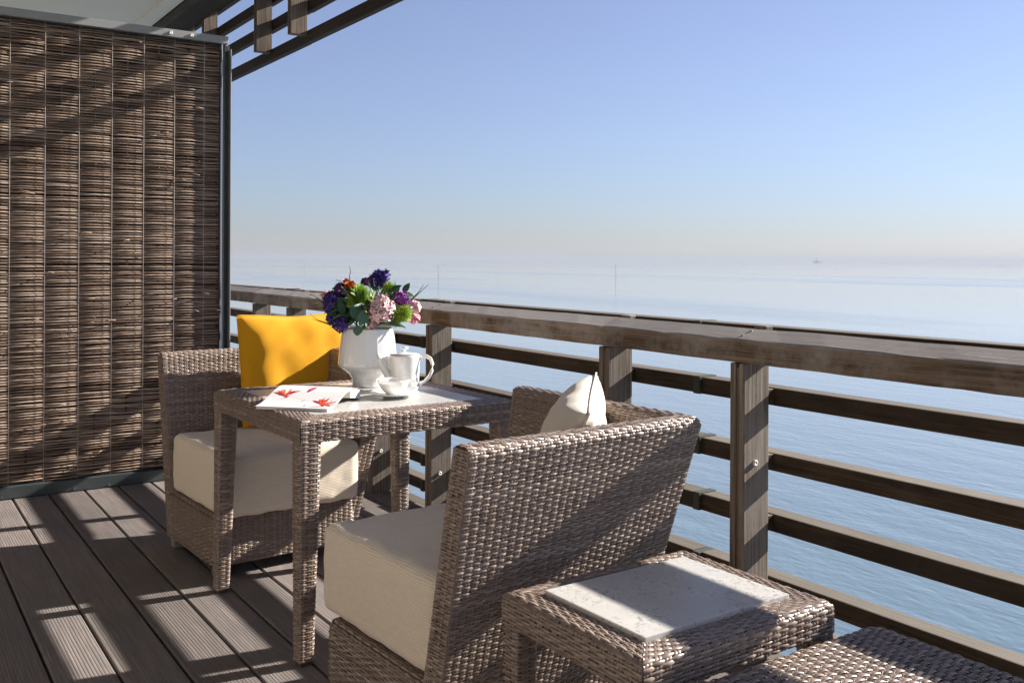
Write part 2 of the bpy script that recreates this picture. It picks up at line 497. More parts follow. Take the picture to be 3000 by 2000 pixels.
bounce_wall = empty('bounce_wall', (-1.9, 3, 0)); tag(bounce_wall, 'beige wall added out of view behind the terrace to bounce light', 'wall')  # added unseen wall, there to bounce sunlight back onto the terrace
box('wall', -.25, 0.0, -5.2, 8.0, -.4, 3.0, M['bounce_wall_mat'], bounce_wall, .003)

# ------------------------------------------------------------------ willow screen
SY = 5.32
scr = empty('willow_screen', (0, SY, 0)); tag(scr, 'tall woven willow privacy screen in a grey steel frame', 'screen')
SXL, SXR = -1.65, 1.69
def sbox(name, x0, x1, y0, y1, z0, z1, mat, bev=.002): return box(name, x0, x1, y0 - SY, y1 - SY, z0, z1, mat, scr, bev)
sbox('top_cap', SXL, 1.672, SY - .022, SY + .062, 2.387, 2.428, M['capsteel'])
sbox('bottom_sill', SXL, SXR, SY - .03, SY + .07, .004, .062, M['sill'])
sbox('edge_post', 1.664, 1.690, SY + .018, SY + .058, .06, 2.386, M['sill'])
sbox('edge_strip', 1.6365, 1.6405, SY - .02, SY - .012, .0625, 2.386, M['steel'], .001)
sbox('edge_channel', 1.630, 1.6355, SY - .012, SY + .055, .0625, 2.386, M['sill'], .001)
sbox('edge_lip', 1.6855, 1.6905, SY - .022, SY + .0175, .0625, 2.36, M['capsteel'], .001)
for bx_ in (1.36, 1.47):
    sb = bpy.data.objects.new('bolt', bolt_me); sb.location = (bx_, -.0222, 2.408); sb.rotation_euler = (R(90), 0, 0); link(sb, scr)
dark_bolt = bolt_me.copy(); dark_bolt.materials.clear(); dark_bolt.materials.append(M['sill'])
for i in range(20):
    sb = bpy.data.objects.new('bolt', dark_bolt); sb.scale = (.6, .6, .6); sb.location = (SXL + .06 + i * PITCH, -.0302, .016); sb.rotation_euler = (R(90), 0, 0); link(sb, scr)
WX = [1.5458 - .1590 * i for i in range(-0, 21)]
for x in WX:
    if x > SXL:
        V, Q = tube([(x, -.003, .063), (x, -.003, 2.386)], .0010, 6)
        mesh_py('wire', V, Q, M['wire'], scr, True)
# rods: weave round stakes midway between the wires
BAY = .1590
stk = [1.5458 + BAY * .5 - BAY * i for i in range(0, 22)]
Vs, Qs, Ts = [], [], []
base = 0
n_rod = 330
xs0 = np.linspace(SXL + .01, 1.632, 21 * 6 + 1)
for r_i in range(n_rod):
    z = .068 + (2.312) * (r_i + .5) / n_rod + rng.normal(0, .0005)
    ph = r_i % 2
    amp = .0100 + rng.normal(0, .0012)
    rad = .0037 + abs(rng.normal(0, .0005))
    y = amp * np.cos(np.pi * (xs0 - stk[0]) / BAY + np.pi * ph) + .014
    zz = z + np.cumsum(rng.normal(0, .00016, len(xs0))) + .0012 * np.sin(xs0 * rng.uniform(2, 7) + rng.uniform(0, 6))
    zz = z + np.clip(zz - z, -.004, .004)
    t0 = rng.random()
    t0 = .5 + (t0 - .5) * .8; tn = np.clip(t0 + .2 * np.sin(xs0 * rng.uniform(1, 6) + rng.uniform(0, 6)) + rng.normal(0, .05, len(xs0)), 0, 1)
    n = len(xs0); seg = 5
    ring = []
    for k in range(seg):
        th = 2 * np.pi * k / seg + .3
        ring.append(np.stack([xs0, y + rad * np.cos(th), zz + rad * np.sin(th)], 1))
    V = np.stack(ring, 1).reshape(-1, 3)
    idx = np.arange(n * seg).reshape(n, seg) + base
    a_ = idx[:-1]; b_ = idx[1:]
    q = np.stack([a_, np.roll(a_, -1, 1), np.roll(b_, -1, 1), b_], -1).reshape(-1, 4)
    Vs.append(V); Qs.append(q); Ts.append(np.repeat(tn, seg)); base += n * seg
def mat_willow():
    a = NT('willow_rod'); at = a.n('ShaderNodeAttribute', attribute_name='tone')
    n = a.noise(a.coord((12, 60, 200)), 1.5, 3)
    c = a.ramp(at.outputs['Fac'], [(0., (.13, .085, .062)), (.35, (.26, .18, .135)), (.6, (.42, .32, .25)), (.85, (.56, .46, .37)), (1., (.42, .28, .21))])
    c = a.mix(a.math('MULTIPLY', n, .5), c, (.05, .03, .022))
    a.set(Base_Color=c, Roughness=.55, Specular_IOR_Level=.4); return a.m
M['willow'] = mat_willow()
rods = mesh_np('willow_rods', np.concatenate(Vs), np.concatenate(Qs), M['willow'], scr, True, np.concatenate(Ts)); rods['kind'] = 'stuff'
# loose twig ends sticking out of the weave
Vs, Qs, base, Ts = [], [], 0, []
for i in range(90):
    x = random.uniform(-.4, 1.6); z = random.uniform(.1, 2.35); L = random.uniform(.02, .07)
    d = random.choice((-1, 1))
    V, Q = tube([(x, -.004, z), (x + d * L * .5, -.010, z + random.uniform(-.004, .004)), (x + d * L, -.016 - random.random() * .008, z + random.uniform(-.012, .008))], [.0026, .0024, .002], 4)
    Vs += [tuple(v) for v in V]; Qs += [tuple(b + base for b in q) for q in Q]; base += len(V); Ts += [random.uniform(.1, .6)] * len(V)
tw = mesh_py('twig_ends', Vs, Qs, M['willow'], scr, True); tw['kind'] = 'stuff'
at = tw.data.attributes.new('tone', 'FLOAT', 'POINT'); at.data.foreach_set('value', Ts)
for s in stk:
    if s > SXL and s < 1.63:
        V, Q = tube([(s, .014, .063), (s, .014, 2.386)], .006, 6)
        mesh_py('stake', V, Q, M['slat'], scr, True)
sbox('back_panel', SXL + .002, 1.6295, SY + .052, SY + .058, .063, 2.386, M['backing'], .0)

# ------------------------------------------------------------------ wicker weaving
class Weave:
    """collects woven surfaces; S(u,v)->(n,3), weft strands run along u"""
    def __init__(s): s.V, s.Q, s.T, s.b = [], [], [], 0
    def _add(s, V, n, k, tone):
        idx = np.arange(n * k).reshape(n, k) + s.b
        q = np.stack([idx[:-1, :-1], idx[1:, :-1], idx[1:, 1:], idx[:-1, 1:]], -1).reshape(-1, 4)
        s.V.append(V.reshape(-1, 3)); s.Q.append(q); s.T.append(tone.reshape(-1)); s.b += n * k
    def surf(s, S, nc, nr, flip=1, A=.0022, bul=.0018, base=.0014, M_=2, ph=0, su=4):
        e = 1e-3
        def off(u, v, h):
            P = S(u, v); du = S(np.clip(u + e, 0, 1), v) - S(np.clip(u - e, 0, 1), v)
            dv = S(u, np.clip(v + e, 0, 1)) - S(u, np.clip(v - e, 0, 1))
            N = np.cross(du, dv); N /= (np.linalg.norm(N, axis=-1, keepdims=True) + 1e-12)
            return P + flip * N * h[..., None]
        # weft
        u1 = np.linspace(0, 1, nc * su + 1)
        for j in range(nr):
            c = np.cos(np.pi * (u1 * nc - .5) + np.pi * (j + ph))
            hw = .40 + .09 * c
            kk = np.array([-1., -.45, .45, 1.]) if su >= 4 else np.array([-1., 0., 1.])
            bb = (1 - kk ** 2)
            u = np.repeat(u1[:, None], len(kk), 1)
            wob = .10 * np.sin(u1 * rng.uniform(3, 14) + rng.uniform(0, 6.3)) + np.interp(u1, np.linspace(0, 1, nc + 1), rng.normal(0, .05, nc + 1))
            v = np.clip((j + .5 + hw[:, None] * (1 + .12 * rng.normal()) * kk[None] + wob[:, None]) / nr, 0, 1)
            h = base + A * (1 + .25 * np.interp(u1, np.linspace(0, 1, nc + 1), rng.normal(0, 1, nc + 1)))[:, None] * c[:, None] + bul * bb[None]
            tone = np.clip(np.full(u.shape, rng.normal(.5, .20)) + np.repeat(np.repeat(rng.normal(0, .12, nc + 1), su)[:len(u1), None], len(kk), 1), 0, 1)
            s._add(off(u, v, h), len(u1), len(kk), tone)
        # warp
        v1 = np.linspace(0, 1, nr * 2 + 1)
        for i in range(nc):
            c = np.cos(np.pi * (v1 * nr - .5) + np.pi * (i + ph))
            for m_ in range(M_):
                uc = (i + .5 + (m_ - (M_ - 1) / 2) * (.72 / M_)) / nc; hw = .30 / M_ / nc
                u = np.repeat(np.array([[uc - hw, uc, uc + hw]]), len(v1), 0); v = np.repeat(v1[:, None], 3, 1)
                h = base - A * .75 * c[:, None] + np.array([[0, .0008, 0]])
                tone = np.clip(np.full(u.shape, rng.normal(.42, .15)), 0, 1)
                s._add(off(np.clip(u, 0, 1), v, h), len(v1), 3, tone)
    def build(s, name, parent, xf=None):
        V = np.concatenate(s.V)
        if xf is not None: V = xf(V)
        o = mesh_np(name, V, np.concatenate(s.Q), M['wicker'], parent, True, np.concatenate(s.T)); o['kind'] = 'stuff'
        return o

def poly_param(pts):
    """arc-length parametrised polyline: v -> coordinates"""
    P = np.array(pts, float); d = np.linalg.norm(np.diff(P, axis=0), axis=1); t = np.concatenate([[0], np.cumsum(d)]); L = t[-1]; t /= L
    return (lambda v: [np.interp(v, t, P[:, k]) for k in range(P.shape[1])]), L

def arc(cx, cy, r, a0, a1, n=5):
    return [(cx + r * math.cos(R(a0 + (a1 - a0) * i / n)), cy + r * math.sin(R(a0 + (a1 - a0) * i / n))) for i in range(n + 1)]

CW, CH = .0240, .0076     # weave cell

def rrect_loop(x0, x1, y0, y1, r, n=4):
    pts = arc(x1 - r, y0 + r, r, -90, 0, n) + arc(x1 - r, y1 - r, r, 0, 90, n) + arc(x0 + r, y1 - r, r, 90, 180, n) + arc(x0 + r, y0 + r, r, 180, 270, n)
    return pts + [pts[0]]

def solid_loft(name, loops, mat, parent, xf=None, smooth=False):
    """closed solid through a list of equal-length 3D loops"""
    k = len(loops[0]); V = [p for l in loops for p in l]; Fc = []
    for s in range(len(loops) - 1):
        for i in range(k):
            Fc.append((s * k + i, s * k + (i + 1) % k, (s + 1) * k + (i + 1) % k, (s + 1) * k + i))
    Fc += [tuple(range(k))[::-1], tuple(range((len(loops) - 1) * k, len(loops) * k))]
    if xf is not None: V = xf(np.array(V, float))
    return mesh_py(name, V, Fc, mat, parent, smooth)

def soft_box(name, x0, x1, y0, y1, z0, z1, r, mat, parent, puff=.012, xf=None, n=14, seed=0, slope=0.0):
    bm = bmesh.new(); bmesh.ops.create_cube(bm, size=2.0)
    bmesh.ops.subdivide_edges(bm, edges=list(bm.edges), cuts=n, use_grid_fill=True)
    hx, hy, hz = (x1 - x0) / 2, (y1 - y0) / 2, (z1 - z0) / 2
    cx, cy, cz = (x0 + x1) / 2, (y0 + y1) / 2, (z0 + z1) / 2
    rr = random.Random(seed); ph = [rr.uniform(0, 6) for _ in range(6)]
    for v in bm.verts:
        # denser towards the edges
        q = Vector([math.copysign(abs(c) ** .75, c) for c in v.co])
        p = Vector((q.x * hx, q.y * hy, q.z * hz))
        c = Vector((max(-hx + r, min(hx - r, p.x)), max(-hy + r, min(hy - r, p.y)), max(-hz + r, min(hz - r, p.z))))
        d = p - c
        if d.length > 1e-9: p = c + d.normalized() * r
        a, b, e = p.x / hx, p.y / hy, p.z / hz
        p.z += math.copysign(puff * (1 - a * a) * (1 - b * b), e) * abs(e)
        p.x += a * puff * .7 * (1 - e * e) * (1 - b * b * .6); p.y += b * puff * .7 * (1 - e * e) * (1 - a * a * .6)
        w = .0014 * (math.sin(38 * p.x + ph[0]) * math.sin(31 * p.y + ph[1]) + .8 * math.sin(63 * p.x + 40 * p.z + ph[2]) * math.sin(52 * p.y - 47 * p.z + ph[3]))
        w *= 1.8; p += d.normalized() * w if d.length > 1e-9 else Vector((0, 0, w))
        v.co = p + Vector((cx, cy, cz))
    if xf is not None:
        arr = xf(np.array([v.co[:] for v in bm.verts]))
        for v, p in zip(bm.verts, arr): v.co = p
    me = bpy.data.meshes.new(name); bm.to_mesh(me); bm.free()
    for p in me.polygons: p.use_smooth = True
    me.materials.append(mat)
    return link(bpy.data.objects.new(name, me), parent)

# ------------------------------------------------------------------ corner chairs
def corner_chair(loc, rz, mirror, label, seed):
    """local: back along x at y=0 (outer top edge), arm at x=W, open on x=0 and on the front (y=D)"""
    W, D, H = .735, .735, .792
    th = .062; ZB = .225; Z0 = .045
    root = empty('wicker_chair', loc, rz)
    tag(root, label, 'chair', None)
    sg = -1.0 if mirror else 1.0
    xf = lambda V: np.stack([V[:, 0], sg * V[:, 1], V[:, 2]], 1)
    lean = lambda z: (H - z) * .195                     # how far in a panel stands at height z
    r = .022
    # back: outer bottom -> over the top -> inner down to the seat
    prof = [(lean(z), z) for z in np.linspace(Z0, H - r, 12)]
    yT = lean(H - r)
    prof += [(yT + r - r * math.cos(R(a)) + 0, H - r + r * math.sin(R(a))) for a in (25, 50, 75)]
    prof += [(yT + th - r + r * math.sin(R(a)), H - r + r * math.cos(R(a))) for a in (15, 40, 65)]
    prof += [(lean(z) + th + .010 * (H - z) / .5, z) for z in np.linspace(H - r, ZB - .02, 9)]
    f, L = poly_param(prof)
    def xr(y, z):                                         # right end of the back at a profile point
        return W - (y if True else 0)
    def Sback(u, v):
        y, z = f(v); xe = W - y
        return np.stack([xe * u, y, z], -1)
    wv = Weave(); wv.surf(Sback, int(round(W / CW)), int(round(L / CH)), flip=1 if not mirror else 1)
    core = [[(0.003, y, z) for y, z in prof], [(W - y, y, z) for y, z in prof]]
    b = solid_loft('backrest_core', core, M['wicker_core'], None, xf)
    # left end of the back panel
    def Send(u, v):
        z = Z0 + (H - .004 - Z0) * v
        yo = lean(z); yi = lean(z) + th + .010 * (H - z) / .5
        return np.stack([np.zeros_like(u), yo + (yi - yo) * (1 - u), z], -1)
    wv.surf(Send, 3, int((H - Z0) / CH), flip=-1 if False else 1)
    for pl in ([(.0035, lean(z) + .004, z) for z in np.linspace(Z0, H - .010, 10)], [(.0035, lean(z) + th + .010 * (H - z) / .5 - .004, z) for z in np.linspace(ZB, H - .010, 10)]):
        Vt, Qt = tube(pl, .0058, 8); k_ = wv.b; Vt = np.array([tuple(q) for q in Vt])
        wv.V.append(Vt); wv.Q.append(np.array([[i + k_ for i in q] for q in Qt if len(q) == 4])); wv.T.append(np.full(len(Vt), .55)); wv.b += len(Vt)
    bo = wv.build('backrest', root, xf); b.parent = bo; b.name = 'backrest_core'
    # arm panel at x = W
    prof2 = [(W - lean(z), z) for z in np.linspace(Z0, H - r, 12)]
    prof2 += [(W - yT - r + r * math.cos(R(a)), H - r + r * math.sin(R(a))) for a in (25, 50, 75)]
    prof2 += [(W - yT - th + r - r * math.sin(R(a)), H - r + r * math.cos(R(a))) for a in (15, 40, 65)]
    prof2 += [(W - lean(z) - th - .010 * (H - z) / .5, z) for z in np.linspace(H - r, ZB - .02, 9)]
    g, L2 = poly_param(prof2)
    yfront = lambda z: D - .10 * (H - z)
    def Sarm(u, v):
        x, z = g(v); ys = W - x
        return np.stack([x, ys + (yfront(z) - ys) * u, z], -1)
    wa = Weave(); wa.surf(Sarm, int(round(D / CW)), int(round(L2 / CH)), flip=1)
    def Sfr(u, v):
        z = Z0 + (H - .004 - Z0) * v
        xo = W - lean(z); xi = xo - th - .010 * (H - z) / .5
        return np.stack([xi + (xo - xi) * u, yfront(z), z], -1)
    wa.surf(Sfr, 3, int((H - Z0) / CH), flip=-1)
    core = [[(x, W - x, z) for x, z in prof2], [(x, yfront(z) - .003, z) for x, z in prof2]]
    c2 = solid_loft('arm_core', core, M['wicker_core'], None, xf)
    for pl in ([(W - lean(z) - .004, yfront(z) - .003, z) for z in np.linspace(Z0, H - .010, 10)], [(W - lean(z) - th - .010 * (H - z) / .5 + .004, yfront(z) - .003, z) for z in np.linspace(ZB, H - .010, 10)]):
        Vt, Qt = tube(pl, .0058, 8); k_ = wa.b; Vt = np.array([tuple(q) for q in Vt])
        wa.V.append(Vt); wa.Q.append(np.array([[i + k_ for i in q] for q in Qt if len(q) == 4])); wa.T.append(np.full(len(Vt), .55)); wa.b += len(Vt)
    ao = wa.build('arm_panel', root, xf); c2.parent = ao
    # base box: rolled top rim
    bx1 = W - lean(Z0); by0 = lean(Z0) + .004; by1 = D - .055
    bp = [(0, Z0), (0, ZB - .02)] + [(.02 - .02 * math.cos(R(a)), ZB - .02 + .02 * math.sin(R(a))) for a in (20, 45, 70)] + [(.02, ZB), (.075, ZB)]
    q, Lb = poly_param(bp)
    lp = {}
    def loop_at(ins):
        key = round(ins, 4)
        if key not in lp: lp[key] = poly_param(rrect_loop(.0 + ins, bx1 - ins, by0 + ins, by1 - ins, max(.03 - ins, .006)))[0]
        return lp[key]
    base_f, Lp = poly_param(rrect_loop(0, bx1, by0, by1, .03))
    cxm, cym = bx1 / 2, (by0 + by1) / 2
    def Sbase(u, v):
        ins, z = q(v); x, y = base_f(u)
        kx = 1 - ins / (bx1 / 2); ky = 1 - ins / ((by1 - by0) / 2)
        return np.stack([cxm + (x - cxm) * kx, cym + (y - cym) * ky, z], -1)
    wb = Weave(); nc = int(round(Lp / CW)); nc += nc % 2
    wb.surf(Sbase, nc, int(round(Lb / CH)), flip=1)
    bl = rrect_loop(.003, bx1 - .003, by0 + .003, by1 - .003, .028)[:-1]
    bc = solid_loft('base_core', [[(x, y, z) for x, y in bl] for z in (Z0 + .001, ZB - .003)], M['wicker_core'], None, xf)
    bs = wb.build('base', root, xf); bc.parent = bs
    for (fx, fy) in ((.035, by0 + .03), (.035, by1 - .03), (bx1 - .03, by0 + .03), (bx1 - .03, by1 - .03)):
        y0_, y1_ = sorted((sg * (fy - .024), sg * (fy + .024)))
        box('foot', fx - .026, fx + .026, y0_, y1_, 0.0005, Z0 + .003, M['foot'], root, .003)
    # seat cushion
    yb = lean(.35) + th + .012
    soft_box('seat_cushion', .012, W - lean(.35) - th - .012, yb, D + .005, ZB + .004, ZB + .243, .030, M['cream'], root, .007, xf, 18, seed)
    return root

ch2 = corner_chair((1.075, 1.742, 0), R(3.0), False, 'brown wicker corner chair with an ivory pillow, its back to the small stone-topped side table', 3)
ch1 = corner_chair((1.041, 4.243, 0), R(3.5), True, 'brown wicker corner chair with a yellow pillow, standing beside the willow screen', 4)

# ------------------------------------------------------------------ tables
def wicker_table(name, label, loc, rz, W, D, H, apron, rim, leg_t, leg_b, slab_up, cells=1.0):
    root = empty(name, loc, rz); tag(root, label, 'table')
    r = .013
    za = H - apron
    prof = [(.002, za), (0, za + .004), (0, H - r)] + [(r - r * math.cos(R(a)), H - r + r * math.sin(R(a))) for a in (22, 45, 68)] + [(r, H), (rim, H), (rim + .004, H - .01)]
    f, L = poly_param(prof)
    fw_ = Weave()
    for s in range(4):
        A = W if s % 2 == 0 else D
        def S(u, v, s=s, A=A):
            o, z = f(v); t = o + (A - 2 * o) * u
            if s == 0: x, y = t, o
            elif s == 1: x, y = W - o, t
            elif s == 2: x, y = W - t, D - o
            else: x, y = o, D - t
            return np.stack([x, y, z], -1)
        fw_.surf(S, int(round(A / CW / cells)), int(round(L / CH / cells)), flip=1, A=.0017 * cells, bul=.0016 * cells)
    for (qx, qy) in ((.005, .005), (W - .005, .005), (W - .005, D - .005), (.005, D - .005)):
        ctr = (W / 2, D / 2); ix, iy = (.004 if qx < ctr[0] else -.004), (.004 if qy < ctr[1] else -.004)
        Vt, Qt = tube([(qx, qy, za + .001), (qx, qy, H - .012), (qx + ix, qy + iy, H - .005)], .0068, 8); k_ = fw_.b; Vt = np.array([tuple(q) for q in Vt])
        fw_.V.append(Vt); fw_.Q.append(np.array([[i + k_ for i in q] for q in Qt if len(q) == 4])); fw_.T.append(np.full(len(Vt), .5)); fw_.b += len(Vt)
    fo = fw_.build('frame', root)
    c = box('frame_core', .003, W - .003, .003, D - .003, za + .001, H - .004, M['wicker_core'], fo, .004)
    for (lx, ly, sx, sy) in ((0, 0, 1, 1), (W, 0, -1, 1), (W, D, -1, -1), (0, D, 1, -1)):
        lw = Weave()
        def S(u, v, lx=lx, ly=ly, sx=sx, sy=sy):
            z = .012 + (za - .010) * v; w = leg_b + (leg_t - leg_b) * v
            uu = (u % 1.0) * 4; k = np.floor(uu); t = uu - k; rr = .18
            P = np.array(rrect_loop(0, 1, 0, 1, .16, 3)); d = np.linalg.norm(np.diff(P, axis=0), axis=1); tt = np.concatenate([[0], np.cumsum(d)]); tt /= tt[-1]
            x = np.interp(u, tt, P[:, 0]); y = np.interp(u, tt, P[:, 1])
            return np.stack([lx + sx * x * w, ly + sy * y * w, z], -1)
        lw.surf(S, 8, int(round(za / CH / cells)), flip=(1 if sx * sy > 0 else -1), A=.0015, bul=.0014)
        lo = lw.build('leg', root)
        lp_ = rrect_loop(.04, .96, .04, .96, .14, 3)[:-1]
        solid_loft('leg_core', [[(lx + sx * x * w, ly + sy * y * w, z) for x, y in lp_] for z, w in ((.004, leg_b), (za, leg_t))], M['wicker_core'], lo)
        box('foot', min(lx + sx * .006, lx + sx * (leg_b - .006)), max(lx + sx * .006, lx + sx * (leg_b - .006)), min(ly + sy * .006, ly + sy * (leg_b - .006)), max(ly + sy * .006, ly + sy * (leg_b - .006)), .0005, .012, M['black'], root, .002)
    box('stone_top', rim - .004, W - rim + .004, rim - .004, D - rim + .004, H - .012, H + slab_up, M['stone'], root, .0025)
    return root
TAB_H = .720
table = wicker_table('wicker_table', 'square wicker table with a pale stone top, between the two chairs', (1.058, 2.662, 0), R(1.0), .77, .79, TAB_H, .066, .078, .066, .044, .002)
SIDE_H = .505
stable = wicker_table('side_table', 'low wicker side table with a raised white stone slab', (1.110, 1.232, 0), R(1.0), .525, .425, SIDE_H, .062, .066, .052, .048, .012)

# ottoman at the corner
def ottoman():
    W, D, H = .80, .76, .452
    root = empty('ottoman', (.93, .455, 0), 0); tag(root, 'low wicker ottoman with a bare woven top', 'ottoman')
    wv = Weave(); r = .02; C_ = 1.0
    nT = int(D / .0145)
    wv.surf(lambda u, v: np.stack([r + (W - 2 * r) * u, r + (D - 2 * r) * v, np.full_like(u, H)], -1), int(W / .024), int(D / .0092), flip=1, A=.0028, bul=.002)
    f, Lp = poly_param(rrect_loop(0, W, 0, D, .025))
    pr = [(0, .04), (0, H - r)] + [(r - r * math.cos(R(a)), H - r + r * math.sin(R(a))) for a in (25, 50, 75)] + [(r, H)]
    q, Lb = poly_param(pr)
    def S(u, v):
        o, z = q(v); x, y = f(u)
        return np.stack([W / 2 + (x - W / 2) * (1 - 2 * o / W), D / 2 + (y - D / 2) * (1 - 2 * o / D), z], -1)
    nc = int(Lp / CW); nc += nc % 2
    wv.surf(S, nc, int(Lb / CH), flip=1)
    wo_ = wv.build('woven_body', root)
    lp_ = rrect_loop(.004, W - .004, .004, D - .004, .022)[:-1]
    solid_loft('body_core', [[(x, y, z) for x, y in lp_] for z in (.041, H - .004)], M['wicker_core'], wo_)
    for x in (.05, W - .05):
        for y in (.05, D - .05):
            box('foot', x - .02, x + .02, y - .02, y + .02, .0005, .045, M['foot'], root, .003)
ottoman()

# ------------------------------------------------------------------ pillows
def pillow(name, label, size, thick, mat, mw, seed=1, dent=0.0, n=34, pin=.075, asp=1.0):
    rr = random.Random(seed); ph = [rr.uniform(0, 6.28) for _ in range(12)]
    V, Q = [], []
    for side in (1, -1):
        for i in range(n + 1):
            for j in range(n + 1):
                u, v = -1 + 2 * i / n, -1 + 2 * j / n
                u = math.copysign(abs(u) ** .85, u); v = math.copysign(abs(v) ** .85, v)
                x = asp * u * (1 - pin * (1 - v * v) * abs(u)); y = v * (1 - pin * (1 - u * u) * abs(v))
                if dent and v > 0: y -= dent * v * v * math.exp(-(u / .45) ** 2)
                t = ((1 - u ** 4) * (1 - v ** 4)) ** .62
                edge = (1 - abs(u) ** 6) * (1 - abs(v) ** 6)
                wr = .05 * math.sin(7 * u + 3 * v + ph[0]) * math.sin(4 * v - 2 * u + ph[1]) + .035 * math.sin(13 * u - 6 * v + ph[2]) * math.sin(9 * v + ph[3])
                h = side * thick / 2 * (t * (1 + wr * 1.6)) + (0.004 * side if edge > 0 else 0)
                V.append((x * size / 2, y * size / 2, h))
    k = (n + 1) * (n + 1)
    for s in range(2):
        for i in range(n):
            for j in range(n):
                a = s * k + i * (n + 1) + j
                f = (a, a + n + 1, a + n + 2, a + 1)
                Q.append(f if s == 0 else f[::-1])
    rim = [(i, 0) for i in range(n)] + [(n, j) for j in range(n)] + [(n - i, n) for i in range(n)] + [(0, n - j) for j in range(n)]
    for a in range(len(rim)):
        p, q = rim[a], rim[(a + 1) % len(rim)]
        ia, ib = p[0] * (n + 1) + p[1], q[0] * (n + 1) + q[1]
        Q.append((ia, k + ia, k + ib, ib))
    o = mesh_py(name, V, Q, mat, None, True)
    o.matrix_world = mw
    tag(o, label, 'pillow')
    rv = [Vector(V[i * (n + 1) + j]) for i, j in rim]; rv.append(rv[0])
    for p in rv: p.z = 0
    Vt, Qt = tube(rv, .0032, 6)
    mesh_py('piping', Vt, Qt, mat, o, True)
    return o
def frame_mw(c, ex, ey):
    ex = Vector(ex).normalized(); ey = Vector(ey); ey = (ey - ex * ey.dot(ex)).normalized(); ez = ex.cross(ey)
    mm = Matrix.Identity(4)
    for i in range(3): mm[i][0], mm[i][1], mm[i][2], mm[i][3] = ex[i], ey[i], ez[i], c[i]
    return mm
pillow('throw_pillow', 'yellow throw pillow leaning on the chair back beside the screen', .475, .115, M['yellow'], frame_mw((1.592, 4.035, .716), (1, .05, 0), (0, .17, 1)), 5, .045, 34, .016, 1.12)
pillow('throw_pillow', 'ivory throw pillow leaning on the arm of the chair by the railing', .42, .15, M['ivory'], frame_mw((1.545, 2.045, .660), (.66, .75, .12), (.36, -.27, 1)), 9, .0)

# ------------------------------------------------------------------ things on the table
TZ = TAB_H + .0022
IR = np.array([math.cos(YAW), -math.sin(YAW), 0])       # picture-right on the ground
vase_c = (1.556, 3.255, TZ)
vr = empty('vase', vase_c); tag(vr, 'tall white porcelain vase with a narrow foot, holding the flowers', 'vase')
lathe('body', [(0, .0), (.052, .0), (.0565, .003), (.058, .02), (.061, .034), (.069, .046), (.082, .057), (.098, .068), (.106, .075), (.1095, .083), (.1095, .092), (.107, .12), (.103, .155), (.0985, .19), (.0955, .214), (.0945, .217), (.0925, .2165), (.092, .212), (.099, .155), (.103, .1), (.1, .085), (.06, .055), (.05, .02), (0, .015)], 30, M['porcelain'], vr, (0, 0, 0), False)

pot_c = (1.628, 3.098, TZ)
pr_ = empty('teapot', pot_c, -YAW); pr_.scale = (.96, .96, 1.13); tag(pr_, 'white teapot with a flat lid and round handle, beside the vase', 'teapot')
lathe('body', [(0, 0), (.050, 0), (.053, .003), (.0545, .02), (.058, .105), (.0585, .112), (.056, .1145), (.0545, .110), (.05, .02), (0, .012)], 56, M['bone'], pr_)
lid = lathe('lid', [(.0545, .1135), (.0535, .116), (.03, .1195), (0, .1205)], 48, M['bone'], pr_)
lathe('knob', [(.004, .119), (.0045, .128), (.012, .131), (.0155, .134), (.012, .137), (0, .138)], 24, M['bone'], lid)
lathe('rim_band', [(.0556, .1142), (.0567, .1155), (.0567, .1162), (.0548, .1168)], 48, M['steel'], pr_)
V, Q = tube([(-.045, 0, .035), (-.062, 0, .045), (-.078, 0, .068), (-.092, 0, .092), (-.106, 0, .112)], [.019, .016, .0125, .0095, .0085], 14); mesh_py('spout', V, Q, M['bone'], pr_, True)
V, Q = tube([(.055, 0, .098), (.068, 0, .106), (.083, 0, .108), (.098, 0, .100), (.106, 0, .083), (.104, 0, .062), (.093, 0, .042), (.075, 0, .026), (.055, 0, .018)], [.0045, .0045, .005, .005, .005, .005, .005, .0045, .0045], 10, 1.3); mesh_py('handle', V, Q, M['bone'], pr_, True)

cup_c = (1.510, 2.955, TZ)
sc_ = empty('saucer', cup_c); tag(sc_, 'round white saucer under the teacup', 'saucer')
lathe('plate', [(0, .003), (.03, .003), (.032, 0), (.034, .0), (.036, .004), (.06, .008), (.083, .0155), (.086, .0175), (.0855, .019), (.08, .0172), (.058, .0105), (.03, .0075), (0, .0075)], 56, M['bone'], sc_)
cp = empty('teacup', (cup_c[0], cup_c[1], TZ + .0078), -YAW + .1); tag(cp, 'white porcelain teacup standing on its saucer', 'cup')
lathe('bowl', [(0, .003), (.020, .003), (.021, 0), (.0235, 0), (.025, .005), (.038, .016), (.048, .030), (.0545, .046), (.0565, .053), (.0558, .0535), (.0535, .046), (.046, .031), (.036, .018), (.02, .009), (0, .008)], 56, M['bone'], cp)
V, Q = tube([(.051, 0, .042), (.060, 0, .047), (.072, 0, .046), (.079, 0, .037), (.076, 0, .026), (.066, 0, .019), (.050, 0, .019), (.040, 0, .017)], .0032, 10, 1.4); mesh_py('handle', V, Q, M['bone'], cp, True)
mt = NT('milky_tea'); mt.set(Base_Color=(.74, .72, .66), Roughness=.1); 
lathe('tea', [(0, .041), (.0512, .041)], 40, mt.m, cp)

